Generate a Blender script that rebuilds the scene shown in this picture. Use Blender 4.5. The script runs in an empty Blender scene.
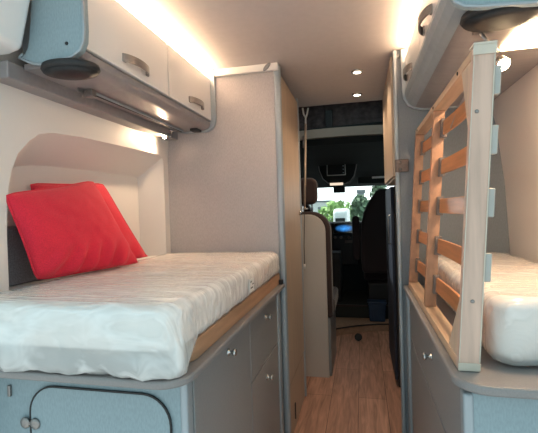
import bpy, bmesh, math, random
from mathutils import Vector, Matrix, noise
random.seed(7)
C = bpy.context.scene.collection
PI = math.pi

# ---------------------------------------------------------------- materials
def mat(name, col, rough=.5, metal=0., grain=None, bump=0., bscale=60., coat=0., emit=None, estr=0., alpha=1., spec=.5, sheen=0.):
    m = bpy.data.materials.new(name); m.use_nodes = True
    nt = m.node_tree; b = nt.nodes['Principled BSDF']
    b.inputs['Base Color'].default_value = (*col, 1)
    b.inputs['Roughness'].default_value = rough
    b.inputs['Metallic'].default_value = metal
    b.inputs['Coat Weight'].default_value = coat
    b.inputs['Coat Roughness'].default_value = .12
    b.inputs['Specular IOR Level'].default_value = spec
    b.inputs['Sheen Weight'].default_value = sheen
    b.inputs['Alpha'].default_value = alpha
    if emit:
        b.inputs['Emission Color'].default_value = (*emit, 1); b.inputs['Emission Strength'].default_value = estr
    tc = nt.nodes.new('ShaderNodeTexCoord')
    mp = nt.nodes.new('ShaderNodeMapping'); nt.links.new(tc.outputs['Object'], mp.inputs['Vector'])
    if grain:                       # (scale xyz, amount)
        mp.inputs['Scale'].default_value = grain[0]
        nz = nt.nodes.new('ShaderNodeTexNoise'); nz.inputs['Scale'].default_value = 1; nz.inputs['Detail'].default_value = 5
        nt.links.new(mp.outputs[0], nz.inputs['Vector'])
        mx = nt.nodes.new('ShaderNodeMix'); mx.data_type = 'RGBA'
        k = grain[1]
        mx.inputs[6].default_value = (*[c*(1-k) for c in col], 1)
        mx.inputs[7].default_value = (*[min(1, c*(1+k)) for c in col], 1)
        cr = nt.nodes.new('ShaderNodeMapRange'); cr.inputs[1].default_value = .35; cr.inputs[2].default_value = .65
        nt.links.new(nz.outputs[0], cr.inputs[0]); nt.links.new(cr.outputs[0], mx.inputs[0])
        nt.links.new(mx.outputs[2], b.inputs['Base Color'])
    if bump:
        n2 = nt.nodes.new('ShaderNodeTexNoise'); n2.inputs['Scale'].default_value = bscale; n2.inputs['Detail'].default_value = 3
        nt.links.new(tc.outputs['Object'], n2.inputs['Vector'])
        bp = nt.nodes.new('ShaderNodeBump'); bp.inputs['Strength'].default_value = bump; bp.inputs['Distance'].default_value = .01
        nt.links.new(n2.outputs[0], bp.inputs['Height']); nt.links.new(bp.outputs[0], b.inputs['Normal'])
    return m

M = {}
M['linen'] = mat('grey_linen_laminate', (.27, .355, .395), .55, grain=((260, 260, 90), .07))
M['linen2'] = mat('taupe_grey_laminate', (.235, .245, .255), .4, grain=((300, 300, 300), .05))
M['gloss'] = mat('ivory_gloss_laminate', (.82, .80, .78), .28, grain=((3, 3, 3), .02), coat=.4)
M['beige'] = mat('beige_wood_laminate', (.46, .365, .28), .45, grain=((90, 90, 4), .10))
M['shell'] = mat('offwhite_liner', (.72, .69, .67), .5, bump=.05, bscale=220)
M['pillar'] = mat('white_painted_metal', (.80, .82, .83), .35, grain=((4, 4, 4), .02))
M['ceil'] = mat('ceiling_fabric', (.56, .51, .50), .8, grain=((30, 30, 30), .02), bump=.05, bscale=400)
M['alu'] = mat('aluminium_profile', (.36, .41, .45), .42, .3, grain=((40, 40, 3), .04))
M['mauve'] = mat('grey_plastic_rail', (.30, .28, .285), .38, .15, grain=((3, 60, 60), .05))
M['chrome'] = mat('brushed_chrome', (.62, .62, .62), .22, 1., grain=((9, 200, 200), .08))
M['nickel'] = mat('satin_nickel', (.30, .29, .285), .34, .9, grain=((200, 9, 200), .08))
M['black'] = mat('black_plastic', (.018, .018, .02), .6, grain=((90, 90, 90), .2))
M['dark'] = mat('dark_headliner', (.02, .024, .024), .9, bump=.1, bscale=300)
M['navy'] = mat('navy_front_panel', (.012, .02, .042), .7, grain=((9, 9, 9), .1))
M['fabric'] = mat('dark_seat_fabric', (.035, .022, .024), .9, grain=((300, 300, 300), .3), bump=.2, bscale=400, sheen=.2)
M['brownfab'] = mat('brown_seat_fabric', (.028, .014, .014), .85, grain=((300, 300, 300), .25), bump=.2, bscale=400, sheen=.2)
M['blackcloth'] = mat('dark_blind_cloth', (.12, .085, .085), .7, grain=((20, 6, 30), .3), bump=.6, bscale=25)
M['greywool'] = mat('dark_grey_felt', (.20, .195, .21), .9, grain=((200, 200, 200), .2), bump=.2, bscale=500)
M['red'] = mat('red_cotton', (.72, .022, .055), .9, grain=((350, 350, 350), .12), bump=.25, bscale=500, sheen=.1)
M['blue'] = mat('blue_bin_plastic', (.008, .028, .075), .4, grain=((12, 12, 12), .15))
M['cream'] = mat('cream_trim', (.48, .38, .31), .5, grain=((9, 9, 9), .05))
M['wood_pale'] = mat('pale_beech', (.60, .45, .34), .5, grain=((60, 60, 5), .10))
M['wood_paleY'] = mat('pale_beech_lengthwise', (.58, .40, .27), .5, grain=((60, 5, 60), .12))
M['wood_post'] = mat('pale_ash_veneer', (.60, .42, .34), .5, grain=((50, 50, 4), .14))
M['slat'] = mat('orange_beech_slat', (.52, .21, .085), .42, grain=((50, 5, 70), .14), coat=.2)
M['slatframe'] = mat('orange_beech_inner', (.42, .22, .13), .5, grain=((60, 6, 30), .14))
M['holder'] = mat('grey_rubber_holder', (.17, .13, .115), .6, grain=((80, 80, 80), .1))
M['tab'] = mat('pale_grey_plastic', (.42, .42, .40), .4, grain=((20, 20, 20), .04))
M['endcap'] = mat('pale_green_plastic', (.60, .54, .46), .45, grain=((20, 20, 20), .05))
M['bedply'] = mat('bed_base_plywood', (.42, .25, .15), .55, grain=((40, 5, 60), .14))
M['lampglow'] = mat('lamp_lens', (1, .9, .75), .4, emit=(1, .72, .42), estr=60)
M['ledglow'] = mat('led_strip_lens', (1, .9, .75), .4, emit=(1, .70, .38), estr=14)
M['spotglow'] = mat('downlight_lens', (1, .95, .85), .4, emit=(1, .86, .66), estr=9)
M['dimglow'] = mat('console_light_lens', (.8, .75, .68), .4, emit=(1, .8, .6), estr=.6)
M['panelbeige'] = mat('beige_grey_laminate', (.50, .46, .42), .45, grain=((200, 200, 200), .05))
M['framegrey'] = mat('pale_grey_frame', (.8, .8, .78), .5, grain=((20, 20, 20), .04))
M['worktop'] = mat('dark_grey_worktop', (.25, .235, .235), .38, grain=((300, 300, 300), .05))
M['lindark'] = mat('blue_grey_laminate', (.20, .225, .25), .55, grain=((260, 260, 90), .07))
M['linen_warmlit'] = mat('warm_lit_linen_laminate', (.46, .435, .44), .55, grain=((260, 260, 90), .08))  # linen laminate again, warm lamp light put into its colour
M['screen'] = mat('screen_glass', (.003, .003, .004), .7, grain=((60, 60, 60), .3))
M['asphalt'] = mat('asphalt', (.32, .33, .33), .9, grain=((3, 3, 3), .12), bump=.3, bscale=30)
M['leaf'] = mat('green_leaves', (.30, .46, .16), .7, grain=((3, 3, 3), .4))
M['leaf2'] = mat('grey_green_leaves', (.13, .20, .12), .7, grain=((3, 3, 3), .4))
M['bark'] = mat('bark', (.14, .10, .08), .9, grain=((30, 30, 5), .3))
M['bldg'] = mat('pale_render', (.75, .75, .73), .8, grain=((2, 2, 2), .04))
M['bldgd'] = mat('grey_render', (.22, .24, .26), .8, grain=((2, 2, 2), .06))
M['paper'] = mat('white_label_paper', (.75, .75, .74), .6, grain=((30, 30, 30), .03))
M['tan'] = mat('tan_step_laminate', (.34, .225, .16), .55, grain=((30, 30, 30), .12))

def display_mat():
    m = mat('dash_display', (.005, .006, .01), .15, coat=1); nt = m.node_tree; b = nt.nodes['Principled BSDF']
    tc = nt.nodes.new('ShaderNodeTexCoord'); g = nt.nodes.new('ShaderNodeTexGradient'); g.gradient_type = 'SPHERICAL'
    mp = nt.nodes.new('ShaderNodeMapping'); mp.inputs['Location'].default_value = (0, 0, -.02); mp.inputs['Scale'].default_value = (9, 9, 22)
    nt.links.new(tc.outputs['Object'], mp.inputs[0]); nt.links.new(mp.outputs[0], g.inputs[0])
    nz = nt.nodes.new('ShaderNodeTexNoise'); nz.inputs['Scale'].default_value = 30; nt.links.new(tc.outputs['Object'], nz.inputs[0])
    mu = nt.nodes.new('ShaderNodeMath'); mu.operation = 'MULTIPLY'; nt.links.new(g.outputs[1], mu.inputs[0]); nt.links.new(nz.outputs[0], mu.inputs[1])
    m2 = nt.nodes.new('ShaderNodeMath'); m2.operation = 'MULTIPLY'; nt.links.new(mu.outputs[0], m2.inputs[0]); m2.inputs[1].default_value = 1.4
    b.inputs['Emission Color'].default_value = (.05, .35, 1, 1); nt.links.new(m2.outputs[0], b.inputs['Emission Strength'])
    return m
M['display'] = display_mat()

def floor_mat():
    m = mat('oak_vinyl_planks', (.3, .2, .13), .5); nt = m.node_tree; b = nt.nodes['Principled BSDF']; L = nt.links.new
    tc = nt.nodes.new('ShaderNodeTexCoord'); mp = nt.nodes.new('ShaderNodeMapping'); mp.inputs['Rotation'].default_value = (0, 0, PI/2)
    mp.inputs['Location'].default_value = (.35, .052, 0)
    L(tc.outputs['Object'], mp.inputs[0])
    br = nt.nodes.new('ShaderNodeTexBrick'); L(mp.outputs[0], br.inputs[0])
    br.inputs['Color1'].default_value = (.50, .28, .20, 1); br.inputs['Color2'].default_value = (.41, .22, .155, 1); br.inputs['Mortar'].default_value = (.15, .085, .055, 1)
    br.inputs['Scale'].default_value = 1; br.inputs['Mortar Size'].default_value = .002; br.inputs['Brick Width'].default_value = .9; br.inputs['Row Height'].default_value = .17
    m2 = nt.nodes.new('ShaderNodeMapping'); m2.inputs['Scale'].default_value = (38, 3.2, 1); L(tc.outputs['Object'], m2.inputs[0])
    nz = nt.nodes.new('ShaderNodeTexNoise'); nz.inputs['Scale'].default_value = 1; nz.inputs['Detail'].default_value = 7; nz.inputs['Distortion'].default_value = 1.4; L(m2.outputs[0], nz.inputs[0])
    cr = nt.nodes.new('ShaderNodeMapRange'); cr.inputs[1].default_value = .3; cr.inputs[2].default_value = .7; cr.inputs[3].default_value = .62; cr.inputs[4].default_value = 1.25; L(nz.outputs[0], cr.inputs[0])
    mx = nt.nodes.new('ShaderNodeMix'); mx.data_type = 'RGBA'; mx.blend_type = 'MULTIPLY'; mx.inputs[0].default_value = 1
    L(br.outputs[0], mx.inputs[6]); L(cr.outputs[0], mx.inputs[7]); L(mx.outputs[2], b.inputs['Base Color'])
    bp = nt.nodes.new('ShaderNodeBump'); bp.inputs['Strength'].default_value = .15; bp.inputs['Distance'].default_value = .002; L(nz.outputs[0], bp.inputs['Height']); L(bp.outputs[0], b.inputs['Normal'])
    return m
M['floor'] = floor_mat()

def ticking_mat():
    m = mat('quilted_ticking', (.9, .86, .84), .7); nt = m.node_tree; b = nt.nodes['Principled BSDF']; L = nt.links.new
    tc = nt.nodes.new('ShaderNodeTexCoord')
    w = nt.nodes.new('ShaderNodeTexWave'); w.bands_direction = 'Y'; w.inputs['Scale'].default_value = 9; w.inputs['Distortion'].default_value = .6; w.inputs['Detail'].default_value = 2; L(tc.outputs['Object'], w.inputs[0])
    mx = nt.nodes.new('ShaderNodeMix'); mx.data_type = 'RGBA'; mx.inputs[6].default_value = (.86, .74, .68, 1); mx.inputs[7].default_value = (.95, .88, .84, 1); L(w.outputs[1], mx.inputs[0]); L(mx.outputs[2], b.inputs['Base Color'])
    bp = nt.nodes.new('ShaderNodeBump'); bp.inputs['Strength'].default_value = .5; bp.inputs['Distance'].default_value = .006; L(w.outputs[1], bp.inputs['Height']); L(bp.outputs[0], b.inputs['Normal'])
    return m
M['ticking'] = ticking_mat()

def film_mat():
    m = bpy.data.materials.new('clear_plastic_film'); m.use_nodes = True; nt = m.node_tree; L = nt.links.new
    nt.nodes.clear(); out = nt.nodes.new('ShaderNodeOutputMaterial')
    tr = nt.nodes.new('ShaderNodeBsdfTransparent'); tr.inputs[0].default_value = (.96, .97, .97, 1)
    gl = nt.nodes.new('ShaderNodeBsdfPrincipled'); gl.inputs['Base Color'].default_value = (.96, .97, .97, 1); gl.inputs['Roughness'].default_value = .16; gl.inputs['Specular IOR Level'].default_value = .9
    tc = nt.nodes.new('ShaderNodeTexCoord'); mp = nt.nodes.new('ShaderNodeMapping'); mp.inputs['Scale'].default_value = (5, 26, 8); L(tc.outputs['Object'], mp.inputs[0])
    nz = nt.nodes.new('ShaderNodeTexNoise'); nz.inputs['Scale'].default_value = 1; nz.inputs['Detail'].default_value = 3; nz.inputs['Distortion'].default_value = 1.2; L(mp.outputs[0], nz.inputs[0])
    bp = nt.nodes.new('ShaderNodeBump'); bp.inputs['Strength'].default_value = .9; bp.inputs['Distance'].default_value = .012; L(nz.outputs[0], bp.inputs['Height']); L(bp.outputs[0], gl.inputs['Normal'])
    mr = nt.nodes.new('ShaderNodeMapRange'); mr.inputs[1].default_value = .45; mr.inputs[2].default_value = .7; mr.inputs[3].default_value = .45; mr.inputs[4].default_value = .8; L(nz.outputs[0], mr.inputs[0])
    mx = nt.nodes.new('ShaderNodeMixShader'); L(mr.outputs[0], mx.inputs[0]); L(tr.outputs[0], mx.inputs[1]); L(gl.outputs[0], mx.inputs[2]); L(mx.outputs[0], out.inputs[0])
    return m
M['film'] = film_mat()

def glass_mat():
    m = bpy.data.materials.new('clear_glass'); m.use_nodes = True; nt = m.node_tree; L = nt.links.new
    nt.nodes.clear(); out = nt.nodes.new('ShaderNodeOutputMaterial')
    tr = nt.nodes.new('ShaderNodeBsdfTransparent'); tr.inputs[0].default_value = (.93, .97, .96, 1)
    g = nt.nodes.new('ShaderNodeBsdfGlossy'); g.inputs['Roughness'].default_value = .02
    mx = nt.nodes.new('ShaderNodeMixShader'); mx.inputs[0].default_value = .06
    L(tr.outputs[0], mx.inputs[1]); L(g.outputs[0], mx.inputs[2]); L(mx.outputs[0], out.inputs[0])
    return m
M['glass'] = glass_mat()

# ---------------------------------------------------------------- mesh helpers
def box(bm, x0, x1, y0, y1, z0, z1):
    v = [bm.verts.new((x, y, z)) for x in (x0, x1) for y in (y0, y1) for z in (z0, z1)]
    for f in ((0, 1, 3, 2), (4, 6, 7, 5), (0, 4, 5, 1), (2, 3, 7, 6), (0, 2, 6, 4), (1, 5, 7, 3)):
        bm.faces.new([v[i] for i in f])
def prism(bm, pts, axis, a, b, pts2=None):
    """pts 2D polygon; axis 'x': (y,z), 'y': (x,z), 'z': (x,y)"""
    def mk(p, t):
        return {'x': (t, p[0], p[1]), 'y': (p[0], t, p[1]), 'z': (p[0], p[1], t)}[axis]
    A = [bm.verts.new(mk(p, a)) for p in pts]; B = [bm.verts.new(mk(p, b)) for p in (pts2 or pts)]
    n = len(pts)
    bm.faces.new(A); bm.faces.new(B[::-1])
    for i in range(n): bm.faces.new((A[i], B[i], B[(i+1) % n], A[(i+1) % n]))
def tube(bm, path, r, n=10):
    path = [Vector(p) for p in path]; rings = []
    for i, p in enumerate(path):
        d = (path[min(i+1, len(path)-1)]-path[max(i-1, 0)]).normalized()
        a = d.orthogonal().normalized() if i == 0 else (a-d*a.dot(d)).normalized()
        b = d.cross(a); rr = r[i] if isinstance(r, (list, tuple)) else r
        rings.append([bm.verts.new(p+(a*math.cos(2*PI*k/n)+b*math.sin(2*PI*k/n))*rr) for k in range(n)])
    for i in range(len(rings)-1):
        for k in range(n): bm.faces.new((rings[i][k], rings[i][(k+1) % n], rings[i+1][(k+1) % n], rings[i+1][k]))
    bm.faces.new(rings[0][::-1]); bm.faces.new(rings[-1])
def lathe(bm, prof, c, axis, n=24, sx=1., sy=1.):
    """prof: (radius, height) along axis vector"""
    ax = Vector(axis).normalized(); a = ax.orthogonal().normalized()
    if abs(ax.z) > .9: a = Vector((1, 0, 0))
    b = ax.cross(a); c = Vector(c); rings = []
    for r, h in prof:
        rings.append([bm.verts.new(c+ax*h+a*math.cos(2*PI*k/n)*r*sx+b*math.sin(2*PI*k/n)*r*sy) for k in range(n)])
    for i in range(len(rings)-1):
        for k in range(n): bm.faces.new((rings[i][k], rings[i][(k+1) % n], rings[i+1][(k+1) % n], rings[i+1][k]))
    bm.faces.new(rings[0][::-1]); bm.faces.new(rings[-1])
def rpoly(x0, x1, y0, y1, r, n=6, corners=(1, 1, 1, 1)):
    out = []
    for i, (cx, cy, a0) in enumerate(((x1, y1, 0), (x0, y1, 90), (x0, y0, 180), (x1, y0, 270))):
        sx = -1 if cx == x1 else 1; sy = -1 if cy == y1 else 1
        if not corners[i]: out.append((cx, cy)); continue
        for k in range(n+1):
            t = math.radians(a0+90*k/n); out.append((cx+sx*r+r*math.cos(t), cy+sy*r+r*math.sin(t)))
    return out

def obj(name, fn, m, parent=None, smooth=False, bevel=0., seg=2, subsurf=0):
    bm = bmesh.new(); fn(bm)
    bmesh.ops.recalc_face_normals(bm, faces=bm.faces)
    if parent is not None:
        root = parent
        off = Vector(root['_o']) if '_o' in root else Vector((0, 0, 0))
        bmesh.ops.translate(bm, verts=bm.verts, vec=-off)
    me = bpy.data.meshes.new(name); bm.to_mesh(me); bm.free()
    o = bpy.data.objects.new(name, me); C.objects.link(o); me.materials.append(M[m] if isinstance(m, str) else m)
    if parent is not None:
        o.parent = parent; o['_o'] = tuple(off)
    if smooth:
        for p in me.polygons: p.use_smooth = True
    if bevel:
        b = o.modifiers.new('bevel', 'BEVEL'); b.width = bevel; b.segments = seg; b.limit_method = 'ANGLE'; b.angle_limit = math.radians(35)
        for p in me.polygons: p.use_smooth = True
        w = o.modifiers.new('wn', 'WEIGHTED_NORMAL')
    if subsurf:
        s = o.modifiers.new('ss', 'SUBSURF'); s.levels = s.render_levels = subsurf
    return o
def thing(name, label, cat, loc, group=None):
    o = bpy.data.objects.new(name, None); C.objects.link(o); o.location = loc; o.empty_display_size = .05
    o['label'] = label; o['category'] = cat; o['_o'] = tuple(loc)
    if group: o['group'] = group
    return o
def tag(o, label, cat, group=None, kind=None):
    o['label'] = label; o['category'] = cat
    if group: o['group'] = group
    if kind: o['kind'] = kind
    return o
def struct(name, fn, m, **k):
    o = obj(name, fn, m, **k); o['kind'] = 'structure'; return o
def B(*a): return lambda bm: box(bm, *a)
def PR(*a, **k): return lambda bm: prism(bm, *a, **k)
def center(o):
    """move the origin of a single-mesh thing to the middle of its base"""
    vs = [v.co.copy() for v in o.data.vertices]
    c = Vector(((min(v.x for v in vs)+max(v.x for v in vs))/2, (min(v.y for v in vs)+max(v.y for v in vs))/2, min(v.z for v in vs)))
    o.data.transform(Matrix.Translation(-c)); o.location = c
    return o

# ---------------------------------------------------------------- camera
def nrm(v): return Vector(v).normalized()
F = 404.
Yc = nrm((93, -8.5, F)); a = .03
Dc = nrm((a, 1, -(93*a-8.5)/F)); Xc = Dc.cross(Yc)
# camera axes in the world: image right, image down, forward
right = Vector((Xc.x, Yc.x, -Dc.x)); down = Vector((Xc.y, Yc.y, -Dc.y)); fwd = Vector((Xc.z, Yc.z, -Dc.z))
cam = bpy.data.cameras.new('camera'); co = bpy.data.objects.new('camera', cam); C.objects.link(co)
R3 = Matrix((right, -down, -fwd)).transposed()
co.matrix_world = Matrix.Translation((0, 0, 1.2)) @ R3.to_4x4()
cam.sensor_fit = 'HORIZONTAL'; cam.sensor_width = 36; cam.lens = 36*F/538; cam.clip_start = .02
bpy.context.scene.camera = co
EYE = Vector((0, 0, 1.2))
def P(px, py, x=None, y=None, z=None):
    d = right*(px-269)+down*(py-216.5)+fwd*F
    t = x/d.x if x is not None else y/d.y if y is not None else (z-1.2)/d.z
    return EYE+d*t

# ---------------------------------------------------------------- setting
XL, XR = -1.03, .66
ZC = 1.93
Y0 = .80          # rear end of the van body
struct('floor', B(XL-.05, XR+.15, Y0, 5.0, -.04, 0), 'floor')
struct('ceiling', B(XL-.05, XR+.15, Y0, 2.84, ZC, ZC+.03), 'ceil')

# left liner with the arched recess
def wall_left(bm):
    # outline of opening in (y,z)
    op = [(.965, .985), (.965, 1.15), (.97, 1.25), (.985, 1.33), (1.015, 1.395), (1.06, 1.44), (1.10, 1.468), (1.16, 1.483), (1.3, 1.492), (1.6, 1.498), (1.88, 1.502), (1.925, 1.49), (1.93, 1.46), (1.93, 1.2), (1.93, .985)]
    top = [(Y0, 0.985), (Y0, 1.15), (Y0, 1.25), (Y0, 1.36), (Y0, 1.5), (Y0, 1.72), (1.0, 1.72), (1.16, 1.72), (1.3, 1.72), (1.6, 1.72), (1.9, 1.72), (1.98, 1.72), (1.98, 1.5), (1.98, 1.2), (1.98, .985)]
    fx = lambda z: -1.0 if z < 1.5 else -1.0+.02*(z-1.5)/.2
    O = [bm.verts.new((fx(z), y, z)) for y, z in op]; T = [bm.verts.new((fx(z), y, z)) for y, z in top]
    # rounded lip then back
    def inner(y, z, k, dx):
        cy, cz = 1.46, .9
        return (fx(z)-dx, y+(cy-y)*k, z+(min(z, cz)-z)*k)
    I1 = [bm.verts.new((fx(z)-.012, y+(.006 if y < 1.2 else -.006 if y > 1.8 else 0), z-(.006 if z > 1.3 else 0))) for y, z in op]
    I2 = []
    for y, z in op:
        zz = z if z < 1.1 else z-(z-1.1)*.26
        yy = y+.03 if y < 1.2 else (y-.045 if y > 1.85 else y)
        I2.append(bm.verts.new((-1.125, yy, zz)))
    n = len(op)
    for i in range(n-1):
        bm.faces.new((O[i], O[i+1], T[i+1], T[i])); bm.faces.new((O[i], I1[i], I1[i+1], O[i+1])); bm.faces.new((I1[i], I2[i], I2[i+1], I1[i+1]))
    bm.faces.new(I2)
    sv = [bm.verts.new(p) for p in ((-1.0, Y0, .985), (-1.0, 1.98, .985), (-1.0, 1.98, 0), (-1.0, Y0, 0))]; bm.faces.new(sv)
    bm.faces.new([I2[0], I1[0], O[0], O[-1], I1[-1], I2[-1]])
    # upper closing part up to the ceiling, side closings
    a_ = [bm.verts.new(p) for p in ((-.996+.018, Y0, 1.72), (-.978, 1.98, 1.72), (-.93, 1.98, ZC), (-.93, Y0, ZC))]; bm.faces.new(a_)
struct('wall_left', wall_left, 'shell', smooth=False)
obj_w = bpy.data.objects['wall_left']
for p in obj_w.data.polygons: p.use_smooth = True
es = obj_w.modifiers.new('es', 'EDGE_SPLIT'); es.split_angle = math.radians(38)
struct('trim_1', B(XL-.13, XL-.10, Y0, 5.2, 0, ZC), 'pillar')                       # outer skin, left
struct('wall_rear_left', PR([(-1.4, 0), (-1.4, ZC), (-.95, ZC), (-.965, 1.7), (-.985, 1.45), (-.99, 1.2), (-.99, 0)], 'y', Y0-.05, Y0+.02), 'pillar', bevel=.012)
struct('trim_2', PR([(-1.4, 1.66), (-1.4, ZC+.1), (-.80, ZC+.1), (-.83, 1.86), (-.862, 1.74), (-.885, 1.655), (-.93, 1.645)], 'y', Y0-.06, Y0+.13), 'pillar', bevel=.015)
struct('trim_3', B(-1.12, -1.075, 1.0, 1.5, .987, 1.175), 'greywool', bevel=.008)

def wall_right(bm):
    pts = [(.64, 0), (.635, 1.0), (.62, 1.3), (.59, 1.55), (.55, 1.70), (.52, ZC), (.85, ZC), (.85, 0)]
    prism(bm, pts, 'y', Y0, 2.0)
struct('wall_right', wall_right, 'shell', bevel=.01)
struct('wall_right_front', B(.62, .66, 2.0, 3.6, 0, ZC), 'linen')
struct('trim_4', B(XL-.05, -.93, Y0+.12, 1.965, 1.585, 1.632), 'mauve', bevel=.004)  # rail at the wall under left lockers

# rear partition panels: left one is the wardrobe side, right one the washroom wall
t = thing('wardrobe', 'tall grey linen-textured wardrobe at the head of the left bed', 'wardrobe', (-.7, 2.35, 0))
obj('side_panel', B(-1.1, -.40, 1.98, 2.005, 0, 1.895), 'linen_warmlit', t, bevel=.002)
obj('body', B(-1.1, -.40, 2.006, 2.575, .0, 1.895), 'linen2', t)
obj('corner_profile', B(-.412, -.378, 1.972, 2.012, 0, 1.925), 'alu', t, bevel=.012, seg=4)
d = obj('door', B(-.399, -.383, 2.018, 2.55, .30, 1.885), 'beige', t, bevel=.003)
obj('kickboard', B(-.399, -.388, 2.018, 2.55, .0, .285), 'beige', t, bevel=.002)
obj('rear_profile', B(-.40, -.378, 2.555, 2.58, 0, 1.91), 'alu', t, bevel=.006)
def slot(bm): prism(bm, rpoly(2.17, 2.19, .05, .14, .009), 'x', -.388, -.384)
obj('vent_slot', slot, 'black', t)
def lk(bm): lathe(bm, [(.014, 0), (.014, .012), (.010, .016)], (-.383, 2.50, 1.18), (1, 0, 0), 16)
obj('lock', lk, 'chrome', d, smooth=True)
obj('cornice', B(-.715, -.385, 1.958, 1.979, 1.893, ZC-.001), 'gloss', t, bevel=.003)
def oval(bm): lathe(bm, [(.026, 0), (.024, .004)], (-.44, 1.957, 1.911), (0, -1, 0), 20, 1, .4)
obj('cap', oval, 'linen2', t, smooth=True)

t = thing('partition_panel', 'grey-blue upright panel behind the slatted frame at the foot of the right bed', 'panel', (.4, 2.0, 0))
obj('panel', B(.172, .66, 1.985, 2.01, 0, ZC), 'lindark', t, bevel=.002)
obj('corner_profile', B(.158, .176, 1.975, 2.015, 0, ZC), 'alu', t, bevel=.006, seg=3)
def cap2(bm): lathe(bm, [(.012, 0), (.011, .004)], (.158+.02, 1.983, 1.90), (0, -1, 0), 16)
obj('screw_cap', cap2, 'linen2', t, smooth=True)
t2 = thing('corner_bracket', 'small dark metal plate bracket on the grey panel beside the slatted frame', 'bracket', (.185, 1.98, 1.36))
obj('plate', B(.156, .215, 1.966, 1.984, 1.362, 1.42), 'holder', t2, bevel=.003)
for zz in (1.376, 1.406):
    obj('screw', lambda bm: lathe(bm, [(.005, 0), (.004, .003)], (.178, 1.966, zz), (0, -1, 0), 10), 'nickel', t2, smooth=True)

t = thing('washroom_cabinet', 'beige upper cabinet right of the aisle under the ceiling, above the dark fridge', 'cabinet', (.4, 2.4, 1.34))
obj('body', B(.162, .62, 2.012, 2.80, 1.34, ZC), 'beige', t, bevel=.003)
obj('door', B(.150, .161, 2.03, 2.78, 1.35, ZC-.01), 'beige', t, bevel=.003)
t = thing('fridge', 'tall navy black fridge beside the right cab seat, past the sliding door step', 'fridge', (.42, 3.1, 0))
obj('body', B(.207, .612, 2.78, 3.39, 0, 1.34), 'black', t, bevel=.01)
fd = obj('door', B(.187, .206, 2.785, 3.415, .05, 1.335), 'navy', t, bevel=.004)
obj('handle', lambda bm: tube(bm, [(.186, 2.84, .95), (.172, 2.84, .96), (.172, 2.84, 1.14), (.186, 2.84, 1.15)], .005), 'nickel', fd, smooth=True)

# ---------------------------------------------------------------- bed cabinets and worktops
ZW = .836
def bed_cabinet_left():
    t = thing('bed_cabinet', 'teal-grey cabinet under the left bed with a round-cornered hatch in its end', 'cabinet', (-.7, 1.4, 0))
    obj('body', B(-.985, -.425, .90, 1.925, 0, .808), 'linen2', t)
    obj('end_panel', B(-.985, -.423, .872, .899, 0, .808), 'linen', t, bevel=.003)
    # hatch
    h = obj('hatch', PR(rpoly(-.845, -.455, .25, .768, .07, 8), 'y', .866, .871), 'linen', t, bevel=.0015)
    def rim(bm):
        o_ = rpoly(-.849, -.451, .246, .772, .074, 8); i_ = rpoly(-.845, -.455, .25, .768, .07, 8)
        A = [bm.verts.new((x, .8705, z)) for x, z in o_]; D = [bm.verts.new((x, .8655, z)) for x, z in o_]
        A2 = [bm.verts.new((x, .8705, z)) for x, z in i_]; D2 = [bm.verts.new((x, .8655, z)) for x, z in i_]
        n = len(o_)
        for k in range(n):
            j = (k+1) % n
            bm.faces.new((D[k], D[j], D2[j], D2[k])); bm.faces.new((A[k], A[j], D[j], D[k])); bm.faces.new((A2[k], D2[k], D2[j], A2[j]))
    obj('hatch_seal', rim, 'black', t)
    hg = obj('hinge', B(-.864, -.829, .8625, .8675, .668, .676), 'nickel', t)
    for x in (-.861, -.831):
        obj('hinge_disc', lambda bm: lathe(bm, [(.0145, 0), (.0145, .003), (.012, .005), (.005, .0055)], (x, .8655, .672), (0, -1, 0), 20), 'nickel', hg, smooth=True)
    obj('latch', B(-.915, -.906, .864, .872, .735, .765), 'nickel', t, bevel=.002)
    # aisle side fronts
    fr = [('door', .885, 1.405, .02, .80), ('drawer', 1.412, 1.90, .595, .80), ('drawer', 1.412, 1.90, .03, .588)]
    pts = {0: [(.905, .03), (1.402, .03), (1.402, .80), (.905, .80)],
           1: [(1.410, .575), (1.878, .575), (1.878, .80), (1.410, .80)],
           2: [(1.410, .03), (1.878, .03), (1.878, .568), (1.410, .568)]}
    kn = {0: (1.16, .775), 1: (1.64, .755), 2: (1.64, .50)}
    nm = {0: 'door', 1: 'drawer', 2: 'drawer'}
    for i in range(3):
        d_ = obj(nm[i], PR(pts[i], 'x', -.424, -.408), 'linen2', t, bevel=.002)
        ky, kz = kn[i]
        obj('knob', lambda bm: lathe(bm, [(.012, 0), (.012, .003), (.005, .005), (.005, .014), (.0105, .017), (.0115, .022), (.009, .026)], (-.408, ky, kz), (1, 0, 0), 18), 'chrome', d_, smooth=True)
    obj('corner_post', B(-.430, -.410, .868, .904, 0, .808), 'alu', t, bevel=.008, seg=3)
    obj('end_post', B(-.424, -.400, 1.885, 1.925, 0, .808), 'alu', t, bevel=.008, seg=3)
    obj('filler_strip', B(-.43, -.412, 1.927, 1.970, 0, .808), 'linen2', t, bevel=.002)
    return t
TL = bed_cabinet_left()
def wt_left(bm): prism(bm, rpoly(-.99, -.382, .790, 1.968, .07, 8, (0, 0, 0, 1)), 'z', .817, ZW)
o = center(obj('worktop', wt_left, 'worktop', bevel=.006, seg=3)); tag(o, 'grey rounded-corner worktop board under the left mattress and its plywood base', 'worktop')
def base_left(bm): prism(bm, rpoly(-.99, -.408, .885, 1.966, .05, 8, (0, 0, 0, 1)), 'z', ZW+.001, .888)
obj('bed_base', base_left, 'bedply', TL, bevel=.003)['label'] = 'brown plywood bed base'

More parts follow.
